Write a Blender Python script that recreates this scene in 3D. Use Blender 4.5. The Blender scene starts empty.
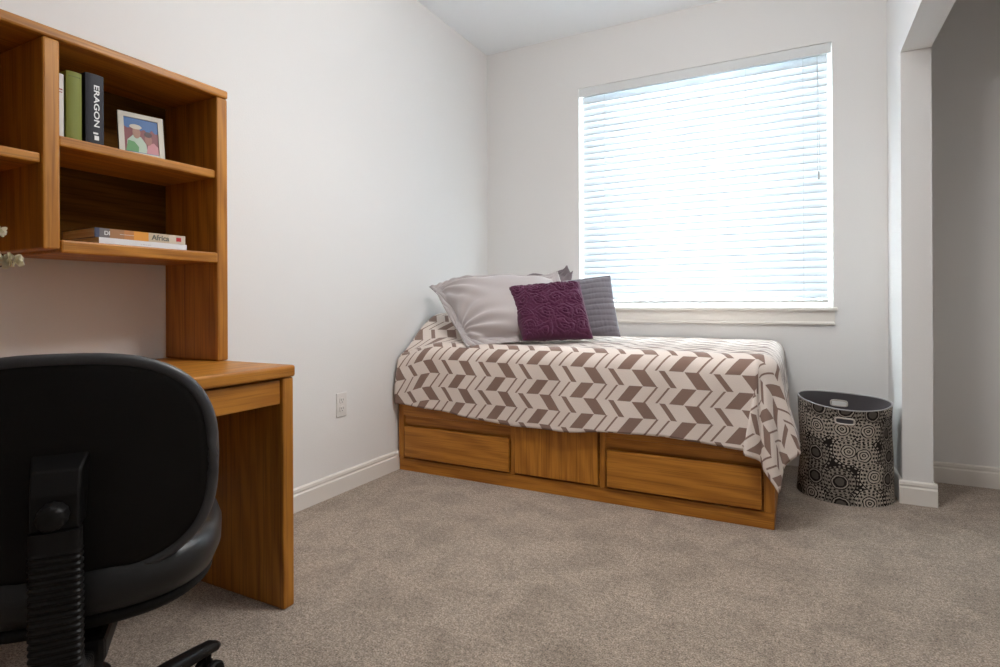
import bpy, bmesh, math, random
from mathutils import Vector, Matrix, noise
PI = math.pi
random.seed(4)
scn = bpy.context.scene
COL = scn.collection

# ------------------------------------------------------------------ camera
YAW, ROLL, FPX, HOR, CAMZ = 27.602, -0.276, 570.02, 302.32, 0.936
cam_d = bpy.data.cameras.new('camera')
cam_d.sensor_width = 36.0
cam_d.lens = 36.0 * FPX / 1000.0
cam_d.shift_y = -(333.5 - HOR) / 1000.0
cam_d.clip_start = 0.02
cam = bpy.data.objects.new('camera', cam_d)
COL.objects.link(cam)
cam.location = (0, 0, CAMZ)
cam.rotation_euler = (Matrix.Rotation(math.radians(YAW), 4, 'Z') @ Matrix.Rotation(PI / 2, 4, 'X')
                      @ Matrix.Rotation(math.radians(ROLL), 4, 'Z')).to_euler()
scn.camera = cam

# ------------------------------------------------------------------ world, light, exposure
world = bpy.data.worlds.new('sky')
scn.world = world
world.use_nodes = True
wn = world.node_tree
wn.nodes['Background'].inputs[0].default_value = (0.85, 0.93, 1.0, 1)
wn.nodes['Background'].inputs[1].default_value = 21.0


# added fill lamp, out of view: an emitting glass bowl, see its builder at the end
FILL_COL, FILL_STRENGTH = (1.0, 0.985, 0.97, 1), 48.0

vs = scn.view_settings
scn.display_settings.display_device = 'sRGB'
vs.view_transform = 'Standard'
vs.look = 'None'
vs.exposure = 0.12
vs.gamma = 1.0
vs.use_curve_mapping = False
scn.cycles.use_denoising = True
scn.cycles.max_bounces = 10
scn.cycles.diffuse_bounces = 6
scn.cycles.transmission_bounces = 8
scn.cycles.sample_clamp_indirect = 60
scn.cycles.caustics_reflective = False
scn.cycles.caustics_refractive = False


# ------------------------------------------------------------------ material helpers
def srgb(r, g, b):
    f = lambda c: (c / 255 / 12.92) if c / 255 <= 0.04045 else ((c / 255 + 0.055) / 1.055) ** 2.4
    return (f(r), f(g), f(b), 1)


def mat(name, col=(0.5, 0.5, 0.5, 1), rough=0.6, metal=0.0, spec=0.5):
    m = bpy.data.materials.new(name)
    m.use_nodes = True
    b = m.node_tree.nodes['Principled BSDF']
    b.inputs['Base Color'].default_value = col
    b.inputs['Roughness'].default_value = rough
    b.inputs['Metallic'].default_value = metal
    b.inputs['Specular IOR Level'].default_value = spec
    return m


class NT:
    """small node-tree helper"""
    def __init__(self, m):
        self.t = m.node_tree
        self.b = self.t.nodes['Principled BSDF']

    def n(self, typ, **kw):
        nd = self.t.nodes.new(typ)
        for k, v in kw.items():
            setattr(nd, k, v)
        return nd

    def set(self, sock, v):
        if hasattr(v, 'is_output') or isinstance(v, bpy.types.NodeSocket):
            self.t.links.new(v, sock)
        else:
            sock.default_value = v

    def m(self, op, a, b=0.0, c=0.0):
        nd = self.n('ShaderNodeMath', operation=op)
        self.set(nd.inputs[0], a)
        self.set(nd.inputs[1], b)
        self.set(nd.inputs[2], c)
        return nd.outputs[0]

    def coord(self, which='Object'):
        return self.n('ShaderNodeTexCoord').outputs[which]

    def mapping(self, vec, scale=(1, 1, 1), rot=(0, 0, 0), loc=(0, 0, 0)):
        nd = self.n('ShaderNodeMapping')
        self.t.links.new(vec, nd.inputs['Vector'])
        nd.inputs['Scale'].default_value = scale
        nd.inputs['Rotation'].default_value = rot
        nd.inputs['Location'].default_value = loc
        return nd.outputs[0]

    def noise(self, vec, scale=5, detail=4, rough=0.5, dist=0.0):
        nd = self.n('ShaderNodeTexNoise')
        if vec is not None:
            self.t.links.new(vec, nd.inputs['Vector'])
        nd.inputs['Scale'].default_value = scale
        nd.inputs['Detail'].default_value = detail
        nd.inputs['Roughness'].default_value = rough
        nd.inputs['Distortion'].default_value = dist
        return nd.outputs['Fac']

    def ramp(self, fac, stops):
        nd = self.n('ShaderNodeValToRGB')
        self.t.links.new(fac, nd.inputs[0])
        cr = nd.color_ramp
        while len(cr.elements) < len(stops):
            cr.elements.new(0.5)
        for e, (p, c) in zip(cr.elements, stops):
            e.position, e.color = p, c
        return nd.outputs[0]

    def mix(self, fac, a, b, typ='MIX'):
        nd = self.n('ShaderNodeMix', data_type='RGBA', blend_type=typ)
        self.set(nd.inputs[0], fac)
        self.set(nd.inputs[6], a)
        self.set(nd.inputs[7], b)
        return nd.outputs[2]

    def color(self, sock):
        self.t.links.new(sock, self.b.inputs['Base Color'])

    def bump(self, h, strength=0.3, dist=0.01):
        nd = self.n('ShaderNodeBump')
        self.t.links.new(h, nd.inputs['Height'])
        nd.inputs['Strength'].default_value = strength
        nd.inputs['Distance'].default_value = dist
        self.t.links.new(nd.outputs[0], self.b.inputs['Normal'])


def wall_mat(name, col, bump=0.12):
    m = mat(name, col, 0.85, spec=0.25)
    t = NT(m)
    v = t.coord()
    n = t.noise(v, 160, 3, 0.6)
    t.bump(n, bump, 0.004)
    return m


M_WALL = wall_mat('wall_paint', (0.795, 0.78, 0.765, 1))
M_CEIL = wall_mat('ceiling_paint', (0.91, 0.94, 0.965, 1), 0.3)
M_TRIM = mat('white_trim_paint', (0.80, 0.76, 0.71, 1), 0.4)


def wood(name, axis='z', tint=1.0, light=(0.50, 0.205, 0.026), dark=(0.35, 0.128, 0.013)):
    """honey oak, grain running along the axis"""
    m = mat(name, rough=0.42, spec=0.4)
    t = NT(m)
    v = t.coord()
    sc = {'x': (1.2, 16, 16), 'y': (16, 1.2, 16), 'z': (16, 16, 1.2)}[axis]
    vm = t.mapping(v, sc)
    big = t.noise(vm, 1.0, 5, 0.6, 1.2)
    fine = t.noise(t.mapping(v, tuple(s * 9 if s > 5 else s * 2.5 for s in sc)), 1.0, 3, 0.6)
    wv = t.n('ShaderNodeTexWave', wave_type='BANDS', bands_direction='DIAGONAL')
    t.t.links.new(t.mapping(v, tuple(s * .35 if s > 5 else s * .6 for s in sc)), wv.inputs['Vector'])
    wv.inputs['Scale'].default_value = 1.6
    wv.inputs['Distortion'].default_value = 9
    wv.inputs['Detail'].default_value = 3
    wv.inputs['Detail Scale'].default_value = 1.2
    f = t.m('ADD', t.m('MULTIPLY', big, 0.6), t.m('MULTIPLY', wv.outputs['Fac'], 0.35))
    l = tuple(c * tint for c in light) + (1,)
    d = tuple(c * tint for c in dark) + (1,)
    c1 = t.ramp(f, [(0.2, d), (0.62, l)])
    pores = t.ramp(fine, [(0.36, (0.62, 0.58, 0.52, 1)), (0.5, (1, 1, 1, 1))])
    t.color(t.mix(0.75, c1, pores, 'MULTIPLY'))
    t.bump(fine, 0.12, 0.002)
    return m


OAK = {a: wood('honey_oak_grain_' + a, a) for a in 'xyz'}
OAK_BACK = wood('shaded_oak_back', 'y', 0.24)  # same oak, with the shade inside the bays put into its colour
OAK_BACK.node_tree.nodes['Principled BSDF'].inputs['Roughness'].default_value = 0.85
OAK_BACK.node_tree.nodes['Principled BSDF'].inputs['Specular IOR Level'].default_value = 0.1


# ------------------------------------------------------------------ mesh helpers
def box(bm, x0, x1, y0, y1, z0, z1, bev=0.0, seg=2):
    vs_ = [bm.verts.new((x, y, z)) for x in (x0, x1) for y in (y0, y1) for z in (z0, z1)]
    idx = [(0, 1, 3, 2), (4, 6, 7, 5), (0, 4, 5, 1), (2, 3, 7, 6), (0, 2, 6, 4), (1, 5, 7, 3)]
    fs = [bm.faces.new([vs_[i] for i in f]) for f in idx]
    if bev:
        es = list({e for f in fs for e in f.edges})
        bmesh.ops.bevel(bm, geom=es, offset=bev, segments=seg, profile=0.5, affect='EDGES')
    return bm


def BX(*a, **k):
    return box(bmesh.new(), *a, **k)


def finish(name, bm, m, parent=None, off=None, smooth=False, angle=None):
    if off is not None:
        bmesh.ops.translate(bm, vec=-Vector(off), verts=bm.verts)
    bmesh.ops.recalc_face_normals(bm, faces=bm.faces)
    me = bpy.data.meshes.new(name)
    bm.to_mesh(me)
    bm.free()
    if smooth:
        for p in me.polygons:
            p.use_smooth = True
        if angle:
            try:
                me.set_sharp_from_angle(angle=math.radians(angle))
            except Exception:
                pass
    ms = m if isinstance(m, (list, tuple)) else [m]
    for q in ms:
        me.materials.append(q)
    o = bpy.data.objects.new(name, me)
    COL.objects.link(o)
    if parent is not None:
        o.parent = parent
    return o


def struct(name, bm, m, parent=None, **k):
    o = finish(name, bm, m, parent, **k)
    if parent is None:
        o['kind'] = 'structure'
    return o


def thing(name, label, cat, loc=(0, 0, 0), rz=0.0, group=None):
    o = bpy.data.objects.new(name, None)
    o.empty_display_size = 0.05
    COL.objects.link(o)
    o.location = loc
    o.rotation_euler = (0, 0, rz)
    o['label'], o['category'] = label, cat
    if group:
        o['group'] = group
    return o


def tag(o, label, cat, group=None):
    o['label'], o['category'] = label, cat
    if group:
        o['group'] = group
    return o


def lathe(bm, prof, seg=32, cx=0, cy=0):
    rings = []
    for r, z in prof:
        if r < 1e-6:
            rings.append([bm.verts.new((cx, cy, z))])
        else:
            rings.append([bm.verts.new((cx + r * math.cos(2 * PI * i / seg), cy + r * math.sin(2 * PI * i / seg), z)) for i in range(seg)])
    for a, b in zip(rings, rings[1:]):
        for i in range(seg):
            j = (i + 1) % seg
            if len(a) == 1 and len(b) == 1:
                continue
            if len(a) == 1:
                bm.faces.new((a[0], b[i], b[j]))
            elif len(b) == 1:
                bm.faces.new((a[i], b[0], a[j]))
            else:
                bm.faces.new((a[i], b[i], b[j], a[j]))
    return bm


def tube(bm, pts, rad, seg=10, caps=True):
    pts = [Vector(p) for p in pts]
    rads = rad if isinstance(rad, (list, tuple)) else [rad] * len(pts)
    rings = []
    up = Vector((0, 0, 1))
    for i, p in enumerate(pts):
        d = (pts[min(i + 1, len(pts) - 1)] - pts[max(i - 1, 0)]).normalized()
        s = d.cross(up)
        if s.length < 1e-3:
            s = d.cross(Vector((1, 0, 0)))
        s.normalize()
        t = s.cross(d).normalized()
        rings.append([bm.verts.new(p + (s * math.cos(2 * PI * k / seg) + t * math.sin(2 * PI * k / seg)) * rads[i]) for k in range(seg)])
    for a, b in zip(rings, rings[1:]):
        for k in range(seg):
            bm.faces.new((a[k], a[(k + 1) % seg], b[(k + 1) % seg], b[k]))
    if caps:
        bm.faces.new(rings[0])
        bm.faces.new(list(reversed(rings[-1])))
    return bm


def rbox_loft(bm, sections, seg=8, n=4.0, steps=40):
    """loft of superellipse sections: each (center, ax, ay, half_w, half_h)"""
    rings = []
    for c, ux, uy, hw, hh, nn in sections:
        ring = []
        for i in range(steps):
            a = 2 * PI * i / steps
            ca, sa = math.cos(a), math.sin(a)
            x = math.copysign(abs(ca) ** (2 / nn), ca) * hw
            y = math.copysign(abs(sa) ** (2 / nn), sa) * hh
            ring.append(bm.verts.new(Vector(c) + Vector(ux) * x + Vector(uy) * y))
        rings.append(ring)
    for a, b in zip(rings, rings[1:]):
        for i in range(steps):
            j = (i + 1) % steps
            bm.faces.new((a[i], a[j], b[j], b[i]))
    bm.faces.new(list(reversed(rings[0])))
    bm.faces.new(rings[-1])
    return bm


# ------------------------------------------------------------------ room shell
XL, YB, XR, YS, XJ, H = -2.007, 3.65, 0.425, 3.20, 0.541, 2.74
YR = -2.2             # wall behind the camera
OP0, OPZ = 1.25, 2.085  # the closet opening: y from OP0 to YS, head height
WX0, WX1, WZ0, WZ1 = -1.304, 0.172, 0.898, 2.372
XC = 1.35

# carpet
mc = mat('beige_carpet', rough=1.0, spec=0.05)
t = NT(mc)
v = t.coord()
n1 = t.noise(v, 210, 3, 0.7)
n2 = t.noise(v, 6.5, 5, 0.65, 0.6)
n3 = t.noise(v, 70, 2, 0.6)
f = t.m('ADD', t.m('MULTIPLY', n1, 0.75), t.m('MULTIPLY', n3, 0.25))
c = t.ramp(f, [(0.38, (0.15, 0.11, 0.078, 1)), (0.51, (0.425, 0.335, 0.26, 1)), (0.64, (0.72, 0.60, 0.49, 1))])
c2 = t.ramp(n2, [(0.36, (0.80, 0.79, 0.78, 1)), (0.58, (1.05, 1.05, 1.05, 1))])
t.color(t.mix(1.0, c, c2, 'MULTIPLY'))
t.bump(f, 0.9, 0.012)
mc.node_tree.nodes['Principled BSDF'].inputs['Sheen Weight'].default_value = 0.25
bm = bmesh.new()
box(bm, XL - .15, XC + .15, YR - .15, YB + .2, -0.12, 0.0)
struct('floor', bm, mc)
struct('ceiling', BX(XL - .15, XC + .15, YR - .15, YB + .2, H, H + .12), M_CEIL)
struct('wall_left', BX(XL - .15, XL, YR - .15, YB + .2, 0, H), M_WALL)
# back wall with window opening
bm = bmesh.new()
box(bm, XL, WX0, YB, YB + .16, 0, H)
box(bm, WX1, XC + .15, YB, YB + .16, 0, H)
box(bm, WX0, WX1, YB, YB + .16, 0, WZ0)
box(bm, WX0, WX1, YB, YB + .16, WZ1, H)
struct('wall_back', bm, M_WALL)
# right wall with a cased opening into the closet (rounded drywall corners)
bm = bmesh.new()
box(bm, XR, XJ, YS, YB, 0, OPZ + .0)
box(bm, XR, XJ, YR, OP0, 0, OPZ)
box(bm, XR, XJ, YR, YB, OPZ, H)
bmesh.ops.remove_doubles(bm, verts=bm.verts, dist=1e-5)
wr = struct('wall_right', bm, M_WALL)
struct('wall_closet', BX(XC, XC + .12, YR, YB, 0, H), M_WALL)
struct('wall_rear', BX(XL, XC, YR - .12, YR, 0, H), M_WALL)


def base_profile(bm, p0, p1, nrm, h=0.105, th=0.014):
    """baseboard with stepped top from p0 to p1, sticking out along nrm"""
    prof = [(0, 0), (th, 0), (th, h * .70), (th * .72, h * .76), (th * .72, h * .80), (th * .9, h * .84), (th * .75, h * .95), (th * .3, h), (0, h)]
    p0, p1, nrm = Vector(p0), Vector(p1), Vector(nrm)
    a = [bm.verts.new(p0 + nrm * d + Vector((0, 0, z))) for d, z in prof]
    b = [bm.verts.new(p1 + nrm * d + Vector((0, 0, z))) for d, z in prof]
    for i in range(len(prof)):
        j = (i + 1) % len(prof)
        bm.faces.new((a[i], a[j], b[j], b[i]))
    bm.faces.new(a)
    bm.faces.new(list(reversed(b)))
    return bm


T = 0.014
struct('baseboard_left', base_profile(bmesh.new(), (XL, YR, 0), (XL, YB, 0), (1, 0, 0)), M_TRIM)
bm = bmesh.new()
base_profile(bm, (XL, YB, 0), (XR, YB, 0), (0, -1, 0))
struct('baseboard_back', bm, M_TRIM)
bm = bmesh.new()
base_profile(bm, (XR, YB, 0), (XR, YS, 0), (-1, 0, 0))
base_profile(bm, (XR - T, YS, 0), (XJ + T, YS, 0), (0, -1, 0))
base_profile(bm, (XJ, YS, 0), (XJ, YB, 0), (1, 0, 0))
base_profile(bm, (XR, YR, 0), (XR, OP0 + T, 0), (-1, 0, 0))
struct('baseboard_right', bm, M_TRIM)
bm = bmesh.new()
base_profile(bm, (XJ, YB, 0), (XC, YB, 0), (0, -1, 0))
base_profile(bm, (XC, YR, 0), (XC, YB, 0), (-1, 0, 0))
struct('baseboard_closet', bm, M_TRIM)

# window: frame, glass, sill and apron
M_VINYL = mat('white_vinyl', (0.85, 0.85, 0.84, 1), 0.4)
win = bpy.data.objects.new('window_1', None)
COL.objects.link(win)
win['kind'] = 'structure'
bm = bmesh.new()
fy0, fy1 = YB + .09, YB + .145
fw = 0.045
box(bm, WX0, WX0 + fw, fy0, fy1, WZ0, WZ1)
box(bm, WX1 - fw, WX1, fy0, fy1, WZ0, WZ1)
box(bm, WX0 + fw, WX1 - fw, fy0, fy1, WZ0, WZ0 + fw)
box(bm, WX0 + fw, WX1 - fw, fy0, fy1, WZ1 - fw, WZ1)
box(bm, -0.59, -0.545, fy0, fy1, WZ0 + fw, WZ1 - fw)
finish('window_frame', bm, M_VINYL, win)
mg = bpy.data.materials.new('window_glass')
mg.use_nodes = True
nt = mg.node_tree
nt.nodes.remove(nt.nodes['Principled BSDF'])
tr = nt.nodes.new('ShaderNodeBsdfTransparent')
tr.inputs[0].default_value = (0.93, 0.96, 0.95, 1)
gl = nt.nodes.new('ShaderNodeBsdfGlossy')
gl.inputs['Roughness'].default_value = 0.03
mx = nt.nodes.new('ShaderNodeMixShader')
mx.inputs[0].default_value = 0.06
nt.links.new(tr.outputs[0], mx.inputs[1])
nt.links.new(gl.outputs[0], mx.inputs[2])
nt.links.new(mx.outputs[0], nt.nodes['Material Output'].inputs[0])
for xa, xb in ((WX0 + fw, -0.59), (-0.545, WX1 - fw)):
    finish('pane', BX(xa, xb, YB + .115, YB + .119, WZ0 + fw, WZ1 - fw), mg, win)
bm = bmesh.new()
box(bm, WX0 - .025, WX1 + .022, YB - .035, YB + .0, WZ0 - .018, WZ0 + .002, bev=.006)
box(bm, WX0, WX1, YB - .004, YB + .09, WZ0 - .018, WZ0 + .002)
finish('window_sill', bm, M_TRIM, win)
bm = bmesh.new()
box(bm, WX0 - .012, WX1 + .008, YB - .013, YB, WZ0 - .080, WZ0 - .018)
box(bm, WX0 - .012, WX1 + .008, YB - .022, YB, WZ0 - .096, WZ0 - .078, bev=.006)
finish('window_apron', bm, M_TRIM, win)

# ------------------------------------------------------------------ blinds
ms = bpy.data.materials.new('translucent_white_slat')
ms.use_nodes = True
nt = ms.node_tree
pb = nt.nodes['Principled BSDF']
pb.inputs['Base Color'].default_value = (0.84, 0.87, 0.90, 1)
pb.inputs['Roughness'].default_value = 0.45
tl = nt.nodes.new('ShaderNodeBsdfTranslucent')
tl.inputs[0].default_value = (0.90, 0.95, 1.0, 1)
mx = nt.nodes.new('ShaderNodeMixShader')
mx.inputs[0].default_value = 0.20
nt.links.new(pb.outputs[0], mx.inputs[1])
nt.links.new(tl.outputs[0], mx.inputs[2])
nt.links.new(mx.outputs[0], nt.nodes['Material Output'].inputs[0])
M_RAIL = mat('blind_rail_white', (0.72, 0.73, 0.73, 1), 0.5)
bl = thing('window_blind', 'wide white horizontal slatted blind, closed, filling the bright window above the bed', 'blind', (-0.566, YB + .03, WZ1))
bo = bl.location.copy()
BX0, BX1 = WX0 + .022, WX1 - .022
BY = YB + .036
bm = bmesh.new()
box(bm, WX0 + .004, WX1 - .004, YB - .002, YB + .010, 2.312, WZ1 - .004, bev=.002)
finish('valance', bm, M_RAIL, bl, off=bo)
bm = bmesh.new()
box(bm, BX0, BX1, BY - .018, BY + .02, 2.320, 2.36)
finish('head_rail', bm, M_RAIL, bl, off=bo)
bm = bmesh.new()
NS, z0, z1 = 33, 0.962, 2.318
pitch = 0.0425
tilt = math.radians(68)
zc = 0.975
while zc < 2.315:
    rows = []
    for k in range(7):
        s = (k / 6 - .5) * .0580
        bulge = 0.0035 * (1 - (2 * k / 6 - 1) ** 2)
        # inner (room) edge low, outer edge high
        y = BY + s * math.cos(tilt) + bulge * -math.sin(tilt)
        z = zc + s * math.sin(tilt) + bulge * math.cos(tilt)
        rows.append((bm.verts.new((BX0, y, z)), bm.verts.new((BX1, y, z))))
    for a, b in zip(rows, rows[1:]):
        bm.faces.new((a[0], a[1], b[1], b[0]))
    zc += pitch
sl = finish('slats', bm, ms, bl, off=bo, smooth=True)
md = sl.modifiers.new('thick', 'SOLIDIFY')
md.thickness = 0.0022
bm = bmesh.new()
box(bm, BX0, BX1, BY - .024, BY + .024, 0.925, 0.943, bev=.004)
finish('bottom_rail', bm, M_RAIL, bl, off=bo)
for x in (-1.13, -0.72, -0.27, 0.03):
    bm = bmesh.new()
    tube(bm, [(x, BY - .022, 0.94), (x, BY - .022, 2.32)], .0011, 5)
    tube(bm, [(x, BY + .024, 0.94), (x, BY + .024, 2.32)], .0011, 5)
    finish('ladder_cord', bm, M_RAIL, bl, off=bo)
bm = bmesh.new()
for dx in (0, .012):
    tube(bm, [(.10 + dx, BY - .034, 1.66), (.10 + dx * .6, BY - .034, 2.0), (.10, BY - .030, 2.318)], .0012, 5)
finish('pull_cord', bm, M_RAIL, bl, off=bo)
M_TAS = mat('grey_tassel', (0.5, 0.5, 0.5, 1), 0.4)
bm = bmesh.new()
lathe(bm, [(0, 1.664), (.0035, 1.66), (.006, 1.625), (.0065, 1.615), (0, 1.613)], 12, .106, BY - .034)
finish('tassel', bm, M_TAS, bl, off=bo, smooth=True)

# ------------------------------------------------------------------ outlet
ol = thing('wall_outlet', 'white electrical outlet plate on the left wall between desk and bed', 'outlet', (XL, 2.135, 0.434))
M_PL = mat('outlet_plastic', (0.74, 0.71, 0.68, 1), 0.35)
M_DK = mat('dark_slot', (0.03, 0.03, 0.03, 1), 0.6)
finish('cover_plate', BX(0, .006, -.036, .036, -.059, .059, bev=.003), M_PL, ol)
for dz in (-.021, .021):
    bm = bmesh.new()
    rbox_loft(bm, [((.005, 0, dz), (0, 1, 0), (0, 0, 1), .017, .0145, 3.5), ((.0085, 0, dz), (0, 1, 0), (0, 0, 1), .0165, .014, 3.5)], steps=24)
    s = finish('socket', bm, M_PL, ol)
    bm = bmesh.new()
    for dy in (-.0065, .0065):
        box(bm, .0082, .0088, dy - .001, dy + .001, dz - .001, dz + .008)
    box(bm, .0082, .0088, -.0022, .0022, dz - .010, dz - .006)
    finish('slot', bm, M_DK, s)

# ------------------------------------------------------------------ desk
DX, DY1, DZ = -1.391, 1.277, 0.745
DY0 = -0.24
dk = thing('desk', 'honey oak desk with a pencil drawer and solid end panel against the left wall', 'desk', (-1.70, 0.52, 0))
do = dk.location.copy()
XW = XL + .018
finish('desktop', BX(XW, DX + .006, DY0 - .004, DY1, DZ - .036, DZ, bev=.008, seg=3), OAK['y'], dk, off=do)
for ya, yb in ((1.232, 1.273), (DY0, DY0 + .04)):
    finish('end_panel', BX(XW, DX, ya, yb, 0, DZ - .037, bev=.006), OAK['z'], dk, off=do)
finish('modesty_panel', BX(XW, XW + .018, DY0 + .04, 1.232, .30, DZ - .037), OAK['y'], dk, off=do)
bm = BX(DX - .028, DX - .008, .22, 1.228, .629, .703, bev=.003)
dr = finish('drawer', bm, OAK['y'], dk, off=do)
bm = bmesh.new()
box(bm, -1.88, DX - .028, .24, .255, .635, .69)
box(bm, -1.88, DX - .028, 1.19, 1.205, .635, .69)
box(bm, -1.88, DX - .028, .255, 1.19, .635, .642)
finish('drawer_box', bm, OAK['x'], dr, off=do)
bm = BX(DX - .028, DX - .008, DY0 + .04, .214, .629, .703, bev=.003)
finish('drawer', bm, OAK['y'], dk, off=do)

# ------------------------------------------------------------------ hutch on the desk
HX, HT, HY1 = -1.705, 1.652, 1.281
hu = thing('desk_hutch', 'tall honey oak bookshelf hutch with open bays standing on the desk', 'hutch', (-1.88, 0.52, DZ))
ho = hu.location.copy()
D0, D1 = 0.749, 0.787      # divider
E0 = HY1 - .040            # inner face of the end panel
for ya, yb in ((E0, HY1), (DY0, DY0 + .04)):
    finish('end_panel', BX(XW, HX, ya, yb, DZ + .0005, HT - .028, bev=.005), OAK['z'], hu, off=ho)
finish('top_board', BX(XW, HX + .004, DY0, HY1, HT - .028, HT, bev=.006), OAK['y'], hu, off=ho)
for ya in (D0, 0.25):
    finish('divider', BX(XW + .008, HX, ya, ya + .039, 1.079, HT - .028, bev=.005), OAK['z'], hu, off=ho)
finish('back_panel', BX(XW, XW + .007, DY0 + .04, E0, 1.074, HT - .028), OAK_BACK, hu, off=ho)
SH = [(D1, E0, 1.071, 1.105, .004), (D1, E0, 1.352, 1.380, -.008), (.289, D0, 1.298, 1.324, -.008),
      (DY0 + .04, .25, 1.071, 1.105, .004), (DY0 + .04, .25, 1.352, 1.380, -.008)]
for a, b, za, zb, dx in SH:
    finish('shelf', BX(XW + .008, HX + dx, a + .0005, b - .0005, za, zb, bev=.005), OAK['y'], hu, off=ho)


# ------------------------------------------------------------------ books and photo frame
def text_mesh(name, s, size, m, parent, matrix, extr=0.0003, off=0.0):
    cu = bpy.data.curves.new(name, 'FONT')
    cu.body, cu.size, cu.extrude, cu.offset = s, size, extr, off
    cu.align_x, cu.align_y = 'CENTER', 'CENTER'
    tmp = bpy.data.objects.new(name + '_tmp', cu)
    COL.objects.link(tmp)
    dg = bpy.context.evaluated_depsgraph_get()
    me = bpy.data.meshes.new_from_object(tmp.evaluated_get(dg))
    bpy.data.objects.remove(tmp)
    me.materials.clear()
    me.materials.append(m)
    me.transform(matrix)
    me.name = name
    o = bpy.data.objects.new(name, me)
    COL.objects.link(o)
    o.parent = parent
    return o


mp = mat('book_pages', (0.66, 0.58, 0.44, 1), 0.9)
t = NT(mp)
vm = t.mapping(t.coord(), (3, 900, 3))
t.color(t.ramp(t.noise(vm, 1.0, 2, .5), [(.35, (.45, .37, .26, 1)), (.6, (.72, .64, .5, 1))]))
mp2 = mat('book_pages_flat', (0.66, 0.58, 0.44, 1), 0.9)
t = NT(mp2)
vm = t.mapping(t.coord(), (3, 3, 900))
t.color(t.ramp(t.noise(vm, 1.0, 2, .5), [(.35, (.45, .37, .26, 1)), (.6, (.72, .64, .5, 1))]))


def book_bm(thk, h, d, cover=.0022, hard=True, round_=.0):
    """upright book: spine faces +x, thickness along y, centred; returns cover mesh and page mesh"""
    bm = bmesh.new()
    o_ = .003 if hard else 0
    box(bm, -d, 0, -thk / 2, -thk / 2 + cover, 0, h)
    box(bm, -d, 0, thk / 2 - cover, thk / 2, 0, h)
    # spine, slightly rounded
    n = 8
    fr, bk = [], []
    for i in range(n + 1):
        u = i / n * 2 - 1
        x = round_ * (1 - u * u)
        fr.append([bm.verts.new((x + .0005, u * thk / 2, z)) for z in (0, h)])
        bk.append([bm.verts.new((x - cover, u * thk / 2 * .98, z)) for z in (0, h)])
    for i in range(n):
        bm.faces.new((fr[i][0], fr[i + 1][0], fr[i + 1][1], fr[i][1]))
        bm.faces.new((bk[i][0], bk[i][1], bk[i + 1][1], bk[i + 1][0]))
        bm.faces.new((fr[i][1], fr[i + 1][1], bk[i + 1][1], bk[i][1]))
        bm.faces.new((fr[i][0], bk[i][0], bk[i + 1][0], fr[i + 1][0]))
    pg = bmesh.new()
    box(pg, -d + o_, -cover, -thk / 2 + cover, thk / 2 - cover, o_, h - o_)
    return bm, pg


def add_book(label, y, z, thk, h, d, x, m, rz=0, group=None, round_=.004, hard=True):
    r = thing('book', label, 'book', (x, y, z), rz, group)
    c, p = book_bm(thk, h, d, round_=round_, hard=hard)
    finish('cover', c, m, r)
    finish('pages', p, mp, r)
    return r


SHZ = 1.3805
MW = mat('white_book_cover', (0.60, 0.58, 0.54, 1), .6)
MGn = mat('olive_green_cover', (0.17, 0.19, 0.02, 1), .6)
MNv = mat('navy_cover', (0.007, 0.007, 0.014, 1), .6)
MLet = mat('white_lettering', (0.75, 0.75, 0.74, 1), .5)
Gb = None
b = add_book('white-spined book pressed against the divider on the upper shelf', .799, SHZ,   .022, .168, .14, -1.735, MW)
finish('title_lines', box(BX(.0042, .0046, -.004, .006, .125, .128), .0042, .0046, -.004, .006, .118, .120), mat('red_print', (.3, .03, .03, 1)), b)
b = add_book('olive green book standing between the white one and the navy one', .832, SHZ, .037, .182, .15, -1.730, MGn)
finish('spine_line', BX(.0035, .0045, -.014, .014, .168, .170), mat('dark_green_print', (.1, .12, .02, 1)), b)
b = add_book('thick navy book with white title lettering down its spine', .881, SHZ, .046, .192, .16, -1.726, MNv)
R_spine = Matrix.Rotation(PI / 2, 4, 'Z') @ Matrix.Rotation(PI / 2, 4, 'X')    # text facing +x
tm = Matrix.Translation((.0052, .004, .105)) @ Matrix.Rotation(PI / 2, 4, 'X') @ R_spine if False else \
    Matrix.Translation((.0052, .002, .104)) @ R_spine @ Matrix.Rotation(-PI / 2, 4, 'Z')
text_mesh('title_lettering', 'ERAGON', .0225, MLet, b, tm @ Matrix.Diagonal((1.28, .85, 1, 1)), off=.0003)
finish('publisher_mark', box(BX(.0046, .0054, -.003, .008, .010, .022), .0046, .0054, -.006, .006, .026, .031), MLet, b)

# books lying flat
MO = mat('orange_brown_cover', rough=.45)
t = NT(MO)
sx = t.n('ShaderNodeSeparateXYZ')
t.t.links.new(t.coord(), sx.inputs[0])
rp = t.n('ShaderNodeValToRGB')
rp.color_ramp.interpolation = 'CONSTANT'
t.t.links.new(t.m('ADD', t.m('MULTIPLY', sx.outputs['Y'], 1 / .262), .5), rp.inputs[0])
cr = rp.color_ramp
for _ in range(5):
    cr.elements.new(.5)
for e, (p, cc) in zip(cr.elements, [(0, (.05, .06, .11, 1)), (.05, (.16, .14, .14, 1)), (.15, (.36, .17, .07, 1)), (.30, (.50, .20, .06, 1)), (.40, (.72, .30, .04, 1)), (.56, (.56, .45, .32, 1)), (.80, (.62, .53, .42, 1))]):
    e.position, e.color = p, cc
t.color(rp.outputs[0])


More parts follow.
